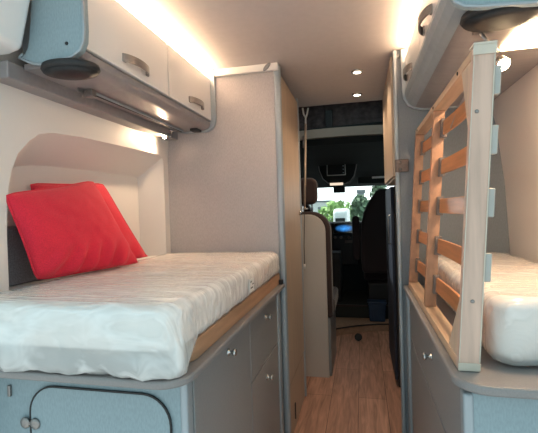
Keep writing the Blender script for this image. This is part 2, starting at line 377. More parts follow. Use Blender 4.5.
def bed_cabinet_right():
    t = thing('bed_cabinet', 'grey cabinet under the right bed with one knob front facing the aisle', 'cabinet', (.4, 1.4, 0))
    obj('body', B(.215, .62, .94, 1.925, 0, .806), 'linen2', t)
    obj('end_panel', B(.213, .62, .912, .939, 0, .806), 'linen', t, bevel=.003)
    pts = {0: [(.945, .03), (1.91, .03), (1.91, .60), (.945, .60)], 1: [(.945, .607), (1.91, .607), (1.91, .80), (.945, .80)]}
    for i, (n_, ky, kz) in enumerate((('door', 1.38, .54), ('drawer', 1.32, .735))):
        d_ = obj(n_, PR(pts[i], 'x', .198, .214), 'linen2', t, bevel=.002)
        if i: obj('knob', lambda bm: lathe(bm, [(.012, 0), (.012, .003), (.005, .005), (.005, .014), (.0105, .017), (.0115, .022), (.009, .026)], (.198, ky, kz), (-1, 0, 0), 18), 'chrome', d_, smooth=True)
    obj('corner_post', B(.196, .218, .908, .943, 0, .806), 'alu', t, bevel=.008, seg=3)
    obj('end_post', B(.186, .212, 1.925, 1.972, 0, .806), 'alu', t, bevel=.008, seg=3)
    return t
TR = bed_cabinet_right()
def wt_right(bm): prism(bm, rpoly(.178, .615, .875, 1.972, .07, 8, (0, 0, 1, 0)), 'z', .815, ZW)
o = center(obj('worktop', wt_right, 'worktop', bevel=.006, seg=3)); tag(o, 'grey worktop board under the right mattress, with a rounded corner at the aisle', 'worktop')
def base_right(bm): box(bm, .30, .612, 1.03, 1.965, ZW+.001, .847)
obj('bed_base', base_right, 'linen2', TR, bevel=.003)

# ---------------------------------------------------------------- mattresses
def mattress(label, x0, x1, y0, y1, z0, h, rot, pivot, seed, hang=0):
    L, W = y1-y0, x1-x0; cx, cy = (x0+x1)/2, (y0+y1)/2
    t = thing('mattress', label, 'mattress', (cx, cy, z0))
    R = Matrix.Rotation(rot, 4, 'Z'); pv = Vector((pivot[0], pivot[1], 0))
    drape = [False]
    def shell(off, amp, lift, nx, ny, hh):
        def f(bm):
            # rounded slab surface: superellipse in plan, round edges in section
            rings = []; sec = 9; per = 120
            def plan(tt, inset):
                # rounded rectangle by angle parameter
                pts = rpoly(x0-off+inset, x1+off-inset, y0-off+inset, y1+off-inset, max(.055-inset*.5, .012), 7)
                return pts
            re = .026+off
            prof = []
            for k in range(sec):
                an = PI/2*k/(sec-1); prof.append((re-re*math.cos(an)*1.0, -re+re*math.sin(an)))
            # section from bottom up: inset, z
            secp = [(.02, z0-lift)] + [(re-re*math.cos(PI/2*(1-k/4)) if 0 else re*(1-math.sin(PI/2*k/4)), z0-lift+re*(1-math.cos(PI/2*k/4))) for k in range(5)]
            secp += [(0, z0+hh*.35), (0, z0+hh*.5), (0, z0+hh*.65)]
            secp += [(re*(1-math.cos(PI/2*k/5)), z0+hh-re+re*math.sin(PI/2*k/5)) for k in range(6)]
            def dens(pts, m=160):
                # resample evenly by arc length
                seg = [(Vector(pts[i]), Vector(pts[(i+1) % len(pts)])) for i in range(len(pts))]
                ln = [(b-a).length for a, b in seg]; tot = sum(ln); out = []; i = 0; acc = 0
                for k in range(m):
                    s = tot*k/m
                    while acc+ln[i] < s and i < len(ln)-1: acc += ln[i]; i += 1
                    out.append(seg[i][0].lerp(seg[i][1], (s-acc)/max(ln[i], 1e-9)))
                return out
            for ins, z in secp:
                ring = []
                for p in dens(plan(0, ins)):
                    ring.append(bm.verts.new((p.x, p.y, z)))
                rings.append(ring)
            n = len(rings[0])
            # extra inner rings on top
            for s_ in (.985, .95, .88, .78, .66, .52, .38, .24, .1):
                ring = []
                for v in rings[len(secp)-1]:
                    ring.append(bm.verts.new((cx+(v.co.x-cx)*s_, cy+(v.co.y-cy)*s_, z0+hh)))
                rings.append(ring)
            for i in range(len(rings)-1):
                for k in range(n): bm.faces.new((rings[i][k], rings[i][(k+1) % n], rings[i+1][(k+1) % n], rings[i+1][k]))
            bm.faces.new(rings[0][::-1]); bm.faces.new(rings[-1])
            bmesh.ops.recalc_face_normals(bm, faces=bm.faces); bm.normal_update()
            if amp:
                for v in bm.verts:
                    p = v.co
                    side = 1-abs(v.normal.z)
                    nn = noise.noise(Vector((p.x*9+seed, p.y*9, p.z*14)))*.6+noise.noise(Vector((p.x*24+seed, p.y*24, p.z*20)))*.4
                    n3 = noise.noise(Vector((p.x*5, p.y*34, seed)))
                    dd = amp*(nn*(.5+side)+.3*n3)+amp*.3
                    v.co = p+v.normal*dd
            for v in bm.verts:
                v.co = R @ (v.co-pv)+pv
                if v.co.z < z0: v.co.z = z0
                if drape[0] and hang:           # loose wrap hangs below the mattress at the near end
                    k = max(0, 1-(v.co.y-y0)/.13); f_ = max(0, 1-(v.co.z-z0)/(hh*.7))
                    if k > 0:
                        k = min(1, k*1.6)
                        v.co.z -= hang*k*f_*(1+.35*noise.noise(Vector((v.co.x*13, seed, 1))))
                        v.co.z = max(v.co.z, ZW+.004) if v.co.y > .79 else v.co.z
                        v.co.x += (.016 if v.co.x > cx+.2 else 0)*k*f_
                        v.co.y -= .020*k*f_**.6*(1+noise.noise(Vector((v.co.x*20, v.co.z*12, 4))))
        return f
    obj('cover', shell(0, .0015, 0, 0, 0, h), 'ticking', t, smooth=True)
    drape[0] = True
    obj('plastic_wrap', shell(.004, .006, 0, 0, 0, h+.003), 'film', t, smooth=True)
    return t, (lambda v: R @ (Vector(v)-pv)+pv)
tl, trf = mattress('white quilted mattress in clear plastic wrap on the left bed', -.995, -.402, .800, 1.964, .889, .105, 0, (-.4, 1.96), 3.1, .058)
def mlabel(bm):
    x = -.3925
    vs = [trf((x+dx, y, z)) for dx in (0, .003) for y, z in ((1.36, .915), (1.415, .915), (1.415, .96), (1.36, .96))]
    v = [bm.verts.new(p) for p in vs]
    for f in ((0, 1, 2, 3), (7, 6, 5, 4), (0, 4, 5, 1), (1, 5, 6, 2), (2, 6, 7, 3), (3, 7, 4, 0)): bm.faces.new([v[i] for i in f])
lb = obj('label', mlabel, 'paper', tl); lb['label'] = 'small white paper label on the mattress side'
def bars(bm):
    for k, (y0, y1) in enumerate(((1.366, 1.385), (1.39, 1.41), (1.366, 1.40))):
        z = .948-k*.011
        q = [bm.verts.new(trf((-.3892, y, zz))) for y, zz in ((y0, z), (y1, z), (y1, z+.005), (y0, z+.005))]; bm.faces.new(q)
obj('print', bars, 'black', lb)
mattress('white plastic-wrapped mattress on the right bed behind the slatted frame', .277, .612, .985, 1.965, .848, .137, 0, (0, 0), 8.7, .006)

# ---------------------------------------------------------------- pillows
def pillow(label, bl, br, tr_, tl_, th, seed):
    bl, br, tr_, tl_ = [Vector(p) for p in (bl, br, tr_, tl_)]
    nn = (br-bl).cross(tl_-bl).normalized()
    c = (bl+br+tr_+tl_)/4
    t = thing('pillow', label, 'pillow', tuple((bl+br)/2), 'red pillows on the left bed')
    N = 34
    def f(bm):
        g = {}
        for s in (1, -1):
            for i in range(N+1):
                for j in range(N+1):
                    u, v = i/N, j/N; U, V = 2*u-1, 2*v-1
                    if s == -1 and (i in (0, N) or j in (0, N)): g[s, i, j] = g[1, i, j]; continue
                    # edges pull inwards between the corners
                    uu = .5+(u-.5)*(1-.035*(1-V*V)-.045*(U*V)**8); vv = .5+(v-.5)*(1-.035*(1-U*U)-.045*(U*V)**8)
                    p = (bl*(1-uu)+br*uu)*(1-vv)+(tl_*(1-uu)+tr_*uu)*vv
                    b = ((1-U**4)*(1-V**4))**.55*(1-.25*(U*U+V*V)/2)
                    w = noise.noise(Vector((U*2.1+seed, V*2.1, s*1.))) * .10 + noise.noise(Vector((U*6+seed, V*5, s*2.)))*.05
                    wr = .9*math.sin((U*.9-V*.6)*17+seed+2*math.sin(U*3))*max(0, -V-.25)
                    p = p+nn*(s*th*.5*b*(1+w*1.5+wr))
                    if p.z < 1.003: p.z = 1.003
                    g[s, i, j] = bm.verts.new(p)
        for s in (1, -1):
            for i in range(N):
                for j in range(N):
                    q = [g[s, i, j], g[s, i+1, j], g[s, i+1, j+1], g[s, i, j+1]]
                    bm.faces.new(q if s == 1 else q[::-1])
    obj('cushion_cover', f, 'red', t, smooth=True)
    def seam(bm):
        pts = []
        for k in range(4*12+1):
            e, r_ = divmod(k, 12); r_ /= 12
            e = e % 4
            u, v = ((r_, 0), (1, r_), (1-r_, 1), (0, 1-r_))[e]; U, V = 2*u-1, 2*v-1
            uu = .5+(u-.5)*(1-.035*(1-V*V)-.045*(U*V)**8); vv = .5+(v-.5)*(1-.035*(1-U*U)-.045*(U*V)**8)
            p = (bl*(1-uu)+br*uu)*(1-vv)+(tl_*(1-uu)+tr_*uu)*vv; p.z = max(p.z, 1.006); pts.append(p)
        tube(bm, pts, .0028, 6)
    obj('seam', seam, 'red', t, smooth=True)
    return t
pillow('front red pillow, overlapping the other one, leaning on the left wall', P(36, 281, x=-.985), P(140, 264, x=-.895), P(93, 180, x=-1.03), P(3, 194, x=-1.0), .09, 1.3)
pillow('red pillow mostly hidden behind the front red pillow', P(60, 262, x=-1.07), P(150, 261, x=-.98), P(103, 183, x=-1.10), P(28, 183, x=-1.10), .05, 5.3)

# ---------------------------------------------------------------- overhead lockers
def bow_handle(bm, x, s, y0, y1, z):
    """flat bow pull: s = direction of projection"""
    n = 12; prof = []
    for k in range(n+1):
        u = k/n; prof.append((y0+(y1-y0)*u, .004+.024*math.sin(PI*u)**.6))
    hw = .0135
    rows = []
    for y, d in prof:
        rows.append([bm.verts.new((x+s*dd, y, z+zz)) for dd, zz in ((d, -hw), (d, hw), (d-.005 if d > .006 else 0, hw), (d-.005 if d > .006 else 0, -hw))])
    for i in range(n):
        for k in range(4): bm.faces.new((rows[i][k], rows[i][(k+1) % 4], rows[i+1][(k+1) % 4], rows[i+1][k]))
    bm.faces.new(rows[0]); bm.faces.new(rows[-1][::-1])
    for yy in (y0+.003, y1-.017): box(bm, min(x, x+s*.006), max(x, x+s*.006), yy, yy+.014, z-hw, z+hw)

def end_poly(s, xf, xw, zb, grow=0.):
    """outline of locker end, front at xf towards the aisle (s=+1 left side), wall at xw"""
    g = grow; X = lambda v: xf-s*v
    return [(X(-g), 1.885+g*.5), (X(-g), zb+.06), (X(.006-g), zb+.035-g*.5), (X(.022-g), zb+.012-g), (X(.045), zb-g), (X(.12), zb-.002-g), (xw+s*.03, zb+.004-g), (xw, zb+.012-g)]

def lockers():
    # ---- left
    t = thing('overhead_locker', 'ivory two-door overhead locker with grey end above the left bed', 'cabinet', (-.85, 1.45, 1.62))
    xf = -.735; zb = 1.622
    def body(bm):
        prism(bm, [(-.755, 1.875), (-.755, 1.668), (-.93, 1.668), (-.93, 1.875)], 'y', .975, 1.955)
    obj('body', body, 'linen2', t)
    def val(bm):
        o_ = [(-.742, 1.662), (-.746, 1.640), (-.760, 1.628), (-.785, zb), (-.93, zb), (-.93, 1.640), (-.80, 1.640), (-.76, 1.667)]
        prism(bm, o_, 'y', .975, 1.955)
    obj('underside', val, 'mauve', t, bevel=.003)
    for y0, y1, hy in ((.985, 1.483, (1.165, 1.325)), (1.489, 1.950, (1.675, 1.835))):
        d_ = obj('door', B(-.754, -.736, y0, y1, 1.668, 1.878), 'gloss', t, bevel=.003)
        obj('handle', lambda bm: bow_handle(bm, -.736, 1, hy[0], hy[1], 1.706), 'nickel', d_, bevel=.0015)
    # near end panel: outline with a concave rear edge
    ep = [(-.712, ZC-.02), (-.709, 1.70), (-.712, 1.668), (-.723, 1.645), (-.748, 1.631), (-.80, 1.622), (-.845, 1.620), (-.870, 1.624), (-.893, 1.634), (-.918, 1.646), (-.905, 1.655), (-.893, 1.672), (-.887, 1.70), (-.880, 1.76), (-.872, 1.82), (-.862, ZC-.02)]
    obj('end_panel', PR(ep, 'y', .950, .972), 'linen', t, bevel=.005, seg=3)
    ek = obj('edge_band', lambda bm: tube(bm, [(x, .948, z) for x, z in ep[:11]], .004, 8), 'alu', t, smooth=True)
    obj('screw', lambda bm: lathe(bm, [(.005, 0), (.004, .003)], (-.765, .950, 1.668), (0, -1, 0), 12), 'black', t, smooth=True)
    fp = end_poly(1, -.72, -.93, 1.618, .004)
    fp[0] = (fp[0][0], ZC-.005); fp.append((-.93, ZC-.005))
    obj('far_end_panel', PR(fp, 'y', 1.957, 1.975), 'alu', t, bevel=.003)
    # under locker light rail
    lt = thing('light_rail', 'slim grey light rail with clip under the left overhead locker', 'light rail', (-.87, 1.5, 1.61))
    obj('rail', B(-.882, -.868, 1.20, 1.90, 1.611, 1.6205), 'alu', lt, bevel=.002)
    obj('groove', B(-.878, -.872, 1.205, 1.895, 1.6095, 1.6109), 'black', lt)
    obj('clip', lambda bm: (box(bm, -.893, -.857, 1.175, 1.199, 1.596, 1.6205), box(bm, -.893, -.889, 1.15, 1.175, 1.606, 1.6205)), 'nickel', lt, bevel=.002)
    for i, (lx, ly, s_) in enumerate(((-.925, 1.88, 1),)):
        rl = thing('reading_lamp', 'small chrome reading lamp glowing under the far end of the left locker', 'lamp', (lx, ly, 1.60))
        obj('mount', lambda bm: lathe(bm, [(.018, 0), (.018, -.008), (.012, -.011)], (lx, ly, 1.6215), (0, 0, 1), 18), 'chrome', rl, smooth=True)
        obj('arm', lambda bm: tube(bm, [(lx, ly, 1.611), (lx, ly, 1.598), (lx-.006, ly-.008, 1.590)], .004), 'chrome', rl, smooth=True)
        hd = obj('lamp_head', lambda bm: lathe(bm, [(.008, .02), (.014, .012), (.016, -.02), (.0165, -.022)], (lx-.01, ly-.02, 1.588), (.35, .9, .15), 18), 'chrome', rl, smooth=True)
        obj('bulb', lambda bm: lathe(bm, [(.013, 0), (.010, -.004)], Vector((lx-.01, ly-.02, 1.588))+nrm((.35, .9, .15))*-.022, (.35, .9, .15), 18), 'lampglow', rl)
    sw = thing('switch', 'tiny black switch under the far end of the left locker', 'switch', (-.80, 1.90, 1.61))
    obj('switch_body', B(-.825, -.785, 1.88, 1.935, 1.6085, 1.6215), 'black', sw, bevel=.003)
    # ---- right
    t0 = t
    t = thing('overhead_locker', 'ivory overhead locker with rounded grey valance above the right bed', 'cabinet', (.4, 1.45, 1.64))
    obj('body', B(.228, .56, .985, 1.955, 1.70, 1.875), 'linen2', t)
    vp = [(.209, 1.735), (.207, 1.715), (.213, 1.690), (.228, 1.668), (.248, 1.653), (.272, 1.645), (.30, 1.642), (.56, 1.642), (.56, 1.656), (.30, 1.656), (.262, 1.672), (.238, 1.70), (.228, 1.735)]
    obj('underside', PR(vp, 'y', .985, 1.955), 'mauve', t, bevel=.002)
    obj('valance', PR([(.207, 1.733), (.2045, 1.714), (.211, 1.688), (.2265, 1.6655), (.247, 1.650), (.2475, 1.652), (.2275, 1.6675), (.2125, 1.6895), (.2065, 1.7145), (.2085, 1.733)], 'y', .986, 1.954), 'alu', t)
    for y0, y1, hy in ((.992, 1.483, (1.225, 1.385)), (1.489, 1.950, (1.70, 1.86))):
        d_ = obj('door', B(.209, .227, y0, y1, 1.737, 1.878), 'gloss', t, bevel=.003)
        obj('handle', lambda bm: bow_handle(bm, .209, -1, hy[0], hy[1], 1.758), 'nickel', d_, bevel=.0015)
    ep = [(.195, ZC-.02), (.195, 1.70), (.199, 1.668), (.209, 1.645), (.228, 1.632), (.26, 1.627), (.40, 1.618), (.55, 1.612), (.60, ZC-.02)]
    obj('end_panel', PR(ep, 'y', .962, .984), 'linen', t, bevel=.005, seg=3)
    obj('edge_band', lambda bm: tube(bm, [(x, .960, z) for x, z in ep[:8]], .004, 8), 'alu', t, smooth=True)
    fp = [(.192, ZC-.005), (.192, 1.745), (.198, 1.70), (.216, 1.665), (.245, 1.648), (.28, 1.638), (.56, 1.640), (.56, ZC-.005)]
    obj('far_end_panel', PR(fp, 'y', 1.957, 1.975), 'alu', t, bevel=.003)
    # speakers
    for host, cx, cy, r, z in ((t0, -.787, .99, .07, 1.6215), (t, .325, 1.035, .075, 1.6415)):
        s = obj('speaker', lambda bm: lathe(bm, [(r, 0), (r*1.03, -.010), (r*.96, -.018)], (cx, cy, z), (0, 0, 1), 32, 1.15, .9), 'black', host, smooth=True)
        obj('grille', lambda bm: lathe(bm, [(r*.96, -.0181), (r*.6, -.026), (r*.1, -.029)], (cx, cy, z), (0, 0, 1), 32, 1.15, .9), 'black', s, smooth=True)
    # right reading lamp
    rl = thing('reading_lamp', 'bright reading lamp hanging from the right locker behind the frame post', 'lamp', (.33, 1.15, 1.55))
    obj('mount', B(.285, .335, 1.10, 1.13, 1.630, 1.6415), 'nickel', rl, bevel=.002)
    obj('arm', lambda bm: tube(bm, [(.30, 1.115, 1.631), (.315, 1.12, 1.61), (.345, 1.135, 1.585)], .005), 'nickel', rl, smooth=True)
    obj('lamp_head', lambda bm: lathe(bm, [(.010, .03), (.016, .02), (.0175, 0)], (.363, 1.15, 1.556), (-.2, .6, .55), 18), 'nickel', rl, smooth=True)
    obj('bulb', lambda bm: lathe(bm, [(.0165, 0), (.012, -.005), (.003, -.008)], (.363, 1.15, 1.556), (-.2, .6, .55), 18), 'lampglow', rl, smooth=True)
    # LED strips on top of lockers
    o = center(obj('led_strip', B(-.800, -.780, .99, 1.95, 1.876, 1.881), 'ledglow')); tag(o, 'warm LED strip glowing on top of the left overhead locker', 'light strip')
    o = center(obj('led_strip', B(.255, .275, .99, 1.95, 1.876, 1.881), 'ledglow')); tag(o, 'warm LED strip glowing on top of the right overhead locker', 'light strip')
    o = center(obj('under_locker_light', B(.395, .50, 1.08, 1.28, 1.634, 1.6405), 'ledglow', bevel=.002)); tag(o, 'warm flat light under the right locker against the wall', 'light')
lockers()

# ceiling downlights
for lab, (px, py) in (('nearer round ceiling downlight above the aisle', (357, 71)), ('farther round ceiling downlight, near the cab', (357, 94))):
    p = P(px, py, z=ZC)
    t = thing('downlight', lab, 'ceiling light', (p.x, p.y, ZC-.008))
    obj('bezel', lambda bm: lathe(bm, [(.032, .0078), (.030, .002), (.024, 0)], (p.x, p.y, ZC-.008), (0, 0, 1), 28), 'chrome', t, smooth=True)
    obj('lens', lambda bm: lathe(bm, [(.020, -.0002), (.014, -.002)], (p.x, p.y, ZC-.008), (0, 0, 1), 28), 'spotglow', t)

# ---------------------------------------------------------------- slatted frame leaning against right locker
def slat_frame():
    y0, y1 = .95, 1.925
    zb, zt = ZW+.001, 1.54
    xb, xt = .1965, .243
    xx = lambda z: xb+(xt-xb)*(z-zb)/(zt-zb)
    t = thing('slatted_bed_frame', 'upright pale wooden slatted frame with orange slats leaning on the right bed', 'bed frame', (.2, 1.4, zb))
    D = .043   # depth of the frame in x
    def slab(bm, ya, yb, za, zc, d0=0, d1=D):
        v = [bm.verts.new((xx(z)+d, y, z)) for d in (d0, d1) for y in (ya, yb) for z in (za, zc)]
        for f in ((0, 1, 3, 2), (4, 6, 7, 5), (0, 4, 5, 1), (2, 3, 7, 6), (0, 2, 6, 4), (1, 5, 7, 3)): bm.faces.new([v[i] for i in f])
    S = lambda *a, **k: (lambda bm: slab(bm, *a, **k))
    tr_ = obj('top_rail', S(y0+.022, y1, zt-.022, zt), 'wood_paleY', t, bevel=.0015)
    obj('bottom_rail', S(y0+.022, y1, zb, zb+.022), 'wood_paleY', t, bevel=.0015)
    np_ = obj('post', S(y0, y0+.0215, zb, zt), 'wood_post', t, bevel=.0015); np_['label'] = 'wide whitish near post of the frame'
    obj('post', S(1.445, 1.467, zb+.0225, zt-.0225, d1=.036), 'slatframe', t, bevel=.0015)
    obj('post', S(y1-.022, y1, zb+.0225, zt-.0225, d1=.036), 'slatframe', t, bevel=.0015)
    # gussets at the near post
    def gus(z0, z1, zfar):
        def f(bm):
            ya, yb = y0+.0225, y0+.115
            A = [(ya, z0), (ya, zfar), (yb, z0)] if 1 else None
            for d in (.002, .014): pass
            vs = [[bm.verts.new((xx(z)+d, y, z)) for y, z in A] for d in (.002, .016)]
            bm.faces.new(vs[0]); bm.faces.new(vs[1][::-1])
            for i in range(3): bm.faces.new((vs[0][i], vs[0][(i+1) % 3], vs[1][(i+1) % 3], vs[1][i]))
        return f
    obj('gusset', gus(zt-.0225, 0, zt-.18), 'wood_pale', t)
    obj('gusset', gus(zb+.0225, 0, zb+.16), 'wood_pale', t)
    c = obj('end_cap', S(y0-.004, y0+.03, zt+.0005, zt+.006, d0=-.002, d1=D+.002), 'endcap', t, bevel=.001)
    c = obj('end_cap', S(y0-.0035, y0-.0003, zt-.02, zt+.0004, d0=-.002, d1=D+.002), 'endcap', t, bevel=.001)
    c = obj('end_cap', S(y0-.0035, y0-.0003, zb+.001, zb+.018, d0=-.001, d1=D+.001), 'endcap', t, bevel=.001)
    obj('end_edge', S(y0-.002, y0-.0003, zb+.02, zt-.021, d0=D-.0025, d1=D), 'endcap', t)
    obj('end_edge', S(y0-.002, y0-.0003, zb+.02, zt-.021, d0=0, d1=.002), 'endcap', t)
    zs = [P(438, 129, y=1.335).z, P(437, 167, y=1.335).z, P(436, 206, y=1.335).z, P(434, 245, y=1.335).z, P(432, 284, y=1.335).z]
    zs = [P(437, py, y=1.456).z for py in (130, 168, 206, 245, 283)]
    for sec, (ya, yb) in enumerate(((y0+.022, 1.4445), (1.4675, y1-.0225))):
        for k, z in enumerate(zs):
            hw = .0235
            def sl(bm):
                n = 10; rows = []
                for i in range(n+1):
                    u = i/n; y = ya+.008+(yb-ya-.016)*u; bow = .008*math.sin(PI*u)
                    rows.append([bm.verts.new((xx(zz)+.031+bow+dd, y, zz)) for dd, zz in ((-.004, z-hw), (-.004, z+hw), (.004, z+hw), (.004, z-hw))])
                for i in range(n):
                    for q in range(4): bm.faces.new((rows[i][q], rows[i][(q+1) % 4], rows[i+1][(q+1) % 4], rows[i+1][q]))
                bm.faces.new(rows[0]); bm.faces.new(rows[-1][::-1])
            s_ = obj('slat', sl, 'slat', t, bevel=.002)
            for yy in ((ya, ya+.024), (yb-.024, yb)):
                obj('holder', S(yy[0]+.0005, yy[1]-.0005, z-.031, z+.031, d0=.022, d1=.041), 'holder', s_, bevel=.002)
    for z in (1.462, 1.335, 1.20, 1.06):
        obj('side_clip', S(y0+.002, y0+.016, z-.028, z+.034, d0=D+.0005, d1=D+.014), 'tab', t, bevel=.002)
    for z, d in ((1.40, .012), (.99, .022)):
        obj('screw', lambda bm: lathe(bm, [(.0045, 0), (.003, .002)], (xx(z)+d, y0, z), (0, -1, 0), 12), 'nickel', t, smooth=True)
    for y in (1.10, 1.456, 1.86):
        obj('screw', lambda bm: lathe(bm, [(.005, 0), (.004, .002)], (xx(zt-.011), y, zt-.011), (-1, 0, 0), 12), 'black', t, smooth=True)
    # strap loop and cord
    st = []
    for k in range(15):
        u = k/14; st.append((xx(1.5)+.03+.01*math.sin(PI*u), 1.10+.22*u, 1.505-.05*u+.028*math.sin(PI*u)-.02))
    o = obj('strap', lambda bm: tube(bm, st, .005, 8), 'mauve', t, smooth=True); o['label'] = 'grey tube loop behind the top rail'
    ring = [(xx(1.40)+.030+.012*math.cos(2*PI*k/16) , 1.50, 1.405+.026*math.sin(2*PI*k/16)) for k in range(17)]
    o = obj('cord', lambda bm: tube(bm, ring, .002, 6), 'paper', t, smooth=True); o['label'] = 'white cord loop'
slat_frame()

# small latch block on the left worktop end
o = center(obj('latch_block', B(-.408, -.390, 1.935, 1.96, ZW+.001, ZW+.022), 'black', bevel=.002)); tag(o, 'tiny black block on the far end of the left worktop edge', 'latch')

# ---------------------------------------------------------------- dinette bench in front of the wardrobe
YB = 2.87
t = thing('bench_seat', 'dinette bench with pale rounded back panel and dark headrest behind the wardrobe', 'seat', (-.55, YB+.2, 0))
bp_ = rpoly(-.90, -.257, 0.0, 1.165, .12, 8, (1, 0, 0, 0))
obj('back_panel', PR(bp_, 'y', YB, YB+.02), 'panelbeige', t, bevel=.003)
cs = rpoly(-.90, -.222, .42, 1.185, .14, 8, (1, 0, 0, 0))
def cush(bm):
    prism(bm, cs, 'y', YB+.021, YB+.13)
obj('backrest', cush, 'brownfab', t, bevel=.025, seg=4)
obj('seat_cushion', B(-.90, -.215, YB+.131, YB+.62, .42, .54), 'brownfab', t, bevel=.03, seg=4)
obj('seat_box', B(-.90, -.24, YB+.03, YB+.56, 0, .418), 'linen2', t, bevel=.005)
def headrest(bm):
    prism(bm, rpoly(-.52, -.312, 1.235, 1.43, .05, 6), 'y', YB+.03, YB+.11)
hr = obj('headrest', headrest, 'brownfab', t, bevel=.025, seg=4)
for x in (-.44, -.34): obj('headrest_post', lambda bm: tube(bm, [(x-.015, YB+.07, 1.17), (x-.015, YB+.07, 1.27)], .006), 'chrome', hr, smooth=True)

# pole / blind cord hanging by the wardrobe
t = thing('curtain_pole', 'thin beige pole hanging from the ceiling at the wardrobe corner', 'pole', (-.372, 2.79, .85))
def pl(px, py): return tuple(P(px+.6, py, y=2.76))
obj('pole', lambda bm: tube(bm, [pl(305, 124), pl(304, 210)], .0075), 'wood_pale', t, smooth=True)
obj('hook', lambda bm: tube(bm, [pl(302, 108), pl(303, 114), pl(305, 118), pl(305, 124)], .006), 'paper', t, smooth=True)
obj('hook', lambda bm: tube(bm, [pl(307.5, 108), pl(306.5, 114), pl(305, 118)], .006), 'paper', t, smooth=True)
obj('clip', lambda bm: tube(bm, [pl(302.5, 136), pl(303, 148)], .006), 'nickel', t, smooth=True)
obj('cord', lambda bm: tube(bm, [pl(304, 210), pl(303.5, 245), pl(304, 264)], .0025, 6), 'black', t, smooth=True)
obj('pull', lambda bm: tube(bm, [pl(304, 264), pl(304, 269)], .007), 'paper', t, smooth=True)
t = thing('hook_latch', 'small metal latch on the wardrobe edge above the bench panel', 'latch', (-.37, 2.57, 1.2))
obj('plate', B(-.377, -.367, 2.555, 2.58, 1.185, 1.225), 'chrome', t, bevel=.002)
obj('pin', lambda bm: tube(bm, [(-.367, 2.57, 1.205), (-.335, 2.57, 1.205)], .005), 'nickel', t, smooth=True)

# ---------------------------------------------------------------- step to the cab
def stepcurve(n=14):
    A = P(335, 336, z=.07); Bq = P(391, 324, z=.07)
    pts = []
    for k in range(n+1):
        u = k/n; y = A.y+(Bq.y-A.y)*(math.sin(u*PI/2)**.75); pts.append((A.x-.2+(Bq.x+.25-A.x)*u, y))
    return pts
scv = stepcurve()
struct('trim_5', PR(scv+[(.74, 5.1), (-1.05, 5.1), (-1.05, scv[0][1])], 'z', .0005, .070), 'tan')
YR = P(360, 318, z=.07).y
struct('trim_12', B(-1.05, .74, YR, 5.1, .0705, .20), 'dark')
struct('trim_13', B(-1.04, .73, YR-.004, YR+.02, .185, .203), 'fabric')
struct('trim_6', lambda bm: tube(bm, [(x, y-.002, .069) for x, y in scv], .007, 6), 'black')
o = center(obj('vent_cap', lambda bm: lathe(bm, [(.042, 0), (.040, .008), (.03, .010)], (P(358.5, 337, y=3.78).x, 3.70, .040), (0, -1, .2), 20, .8, .8), 'black')); tag(o, 'round black plug in the curved wooden step to the cab', 'cap')

# ---------------------------------------------------------------- cab
struct('wall_cab_left', lambda bm: (box(bm, -1.13, -1.05, 2.8, 5.0, 0, 1.0), box(bm, -1.13, -1.05, 2.8, 3.9, 1.0, 2.2), box(bm, -1.13, -1.05, 3.9, 5.4, 1.5, 2.2)), 'dark')
struct('wall_cab_right', lambda bm: (box(bm, .75, .83, 3.4, 5.0, 0, 1.0), box(bm, .75, .83, 3.4, 3.9, 1.0, 2.2), box(bm, .75, .83, 3.9, 5.4, 1.5, 2.2), box(bm, .62, .83, 3.40, 3.43, 0, 2.2)), 'dark')
struct('added_roof_pane', B(-.6, .3, 3.05, 3.5, 2.225, 2.232), 'glass')  # unseen roof pane, added so daylight reaches the beam
struct('window_2', B(-1.1, -1.09, 3.9, 5.1, 1.0, 1.5), 'glass')
struct('window_3', B(.79, .80, 3.9, 5.1, 1.0, 1.5), 'glass')
# roof cavity: cloth blind, opening added for daylight, cross beam, headliner
struct('trim_7', B(-1.1, .8, 2.84, 2.87, ZC+.001, 2.25), 'ceil')
struct('wall_cab_roof', lambda bm: (box(bm, -1.1, .8, 2.87, 3.05, 2.22, 2.26), box(bm, -1.1, .8, 3.5, 4.2, 2.22, 2.26), box(bm, .3, .8, 3.05, 3.5, 2.22, 2.26), box(bm, -1.1, -.6, 3.05, 3.5, 2.22, 2.26), box(bm, -1.1, -1.06, 2.87, 4.2, 1.8, 2.22), box(bm, .62, .8, 2.87, 4.2, 1.93, 2.22)), 'dark')
zA = P(345, 128, y=3.55).z; zB = P(345, 137, y=3.55).z
def beam(bm):
    n = 14
    for k in range(n):
        pass
    top = []; bot = []
    for k in range(n+1):
        u = k/n; x = -1.05+1.8*u; b = .03*math.sin(PI*u); top.append((x, zA+b-.02)); bot.append((x, zB+b-.02))
    prism(bm, bot+top[::-1], 'y', 3.55, 3.64)
struct('trim_8', beam, 'cream')
def blind(bm):
    n = 60; rows = []
    for i in range(n+1):
        u = i/n; x = -1.05+1.8*u
        row = []
        for j in range(10):
            v = j/9; z = zA-.03+.40*v; y = 3.75+.10*v+.014*math.sin(u*60+v*3)+.02*noise.noise(Vector((u*14, v*4, 2)))
            row.append(bm.verts.new((x, y, z)))
        rows.append(row)
    for i in range(n):
        for j in range(9): bm.faces.new((rows[i][j], rows[i+1][j], rows[i+1][j+1], rows[i][j+1]))
bl = obj('blind', blind, 'blackcloth', smooth=True); so = bl.modifiers.new('s', 'SOLIDIFY'); so.thickness = .006
center(bl); tag(bl, 'dark pleated cloth blind in the roof gap above the cab beam', 'blind')
t = thing('blind_rail', 'black rail with bracket in front of the roof blind above the cab', 'rail', (-.15, 3.62, zA))
obj('rail', lambda bm: tube(bm, [(-1.04, 3.665, zA+.010), (.6, 3.665, zA+.05)], .014, 8), 'black', t, smooth=True)
bx_ = P(329, 115, y=3.69).x
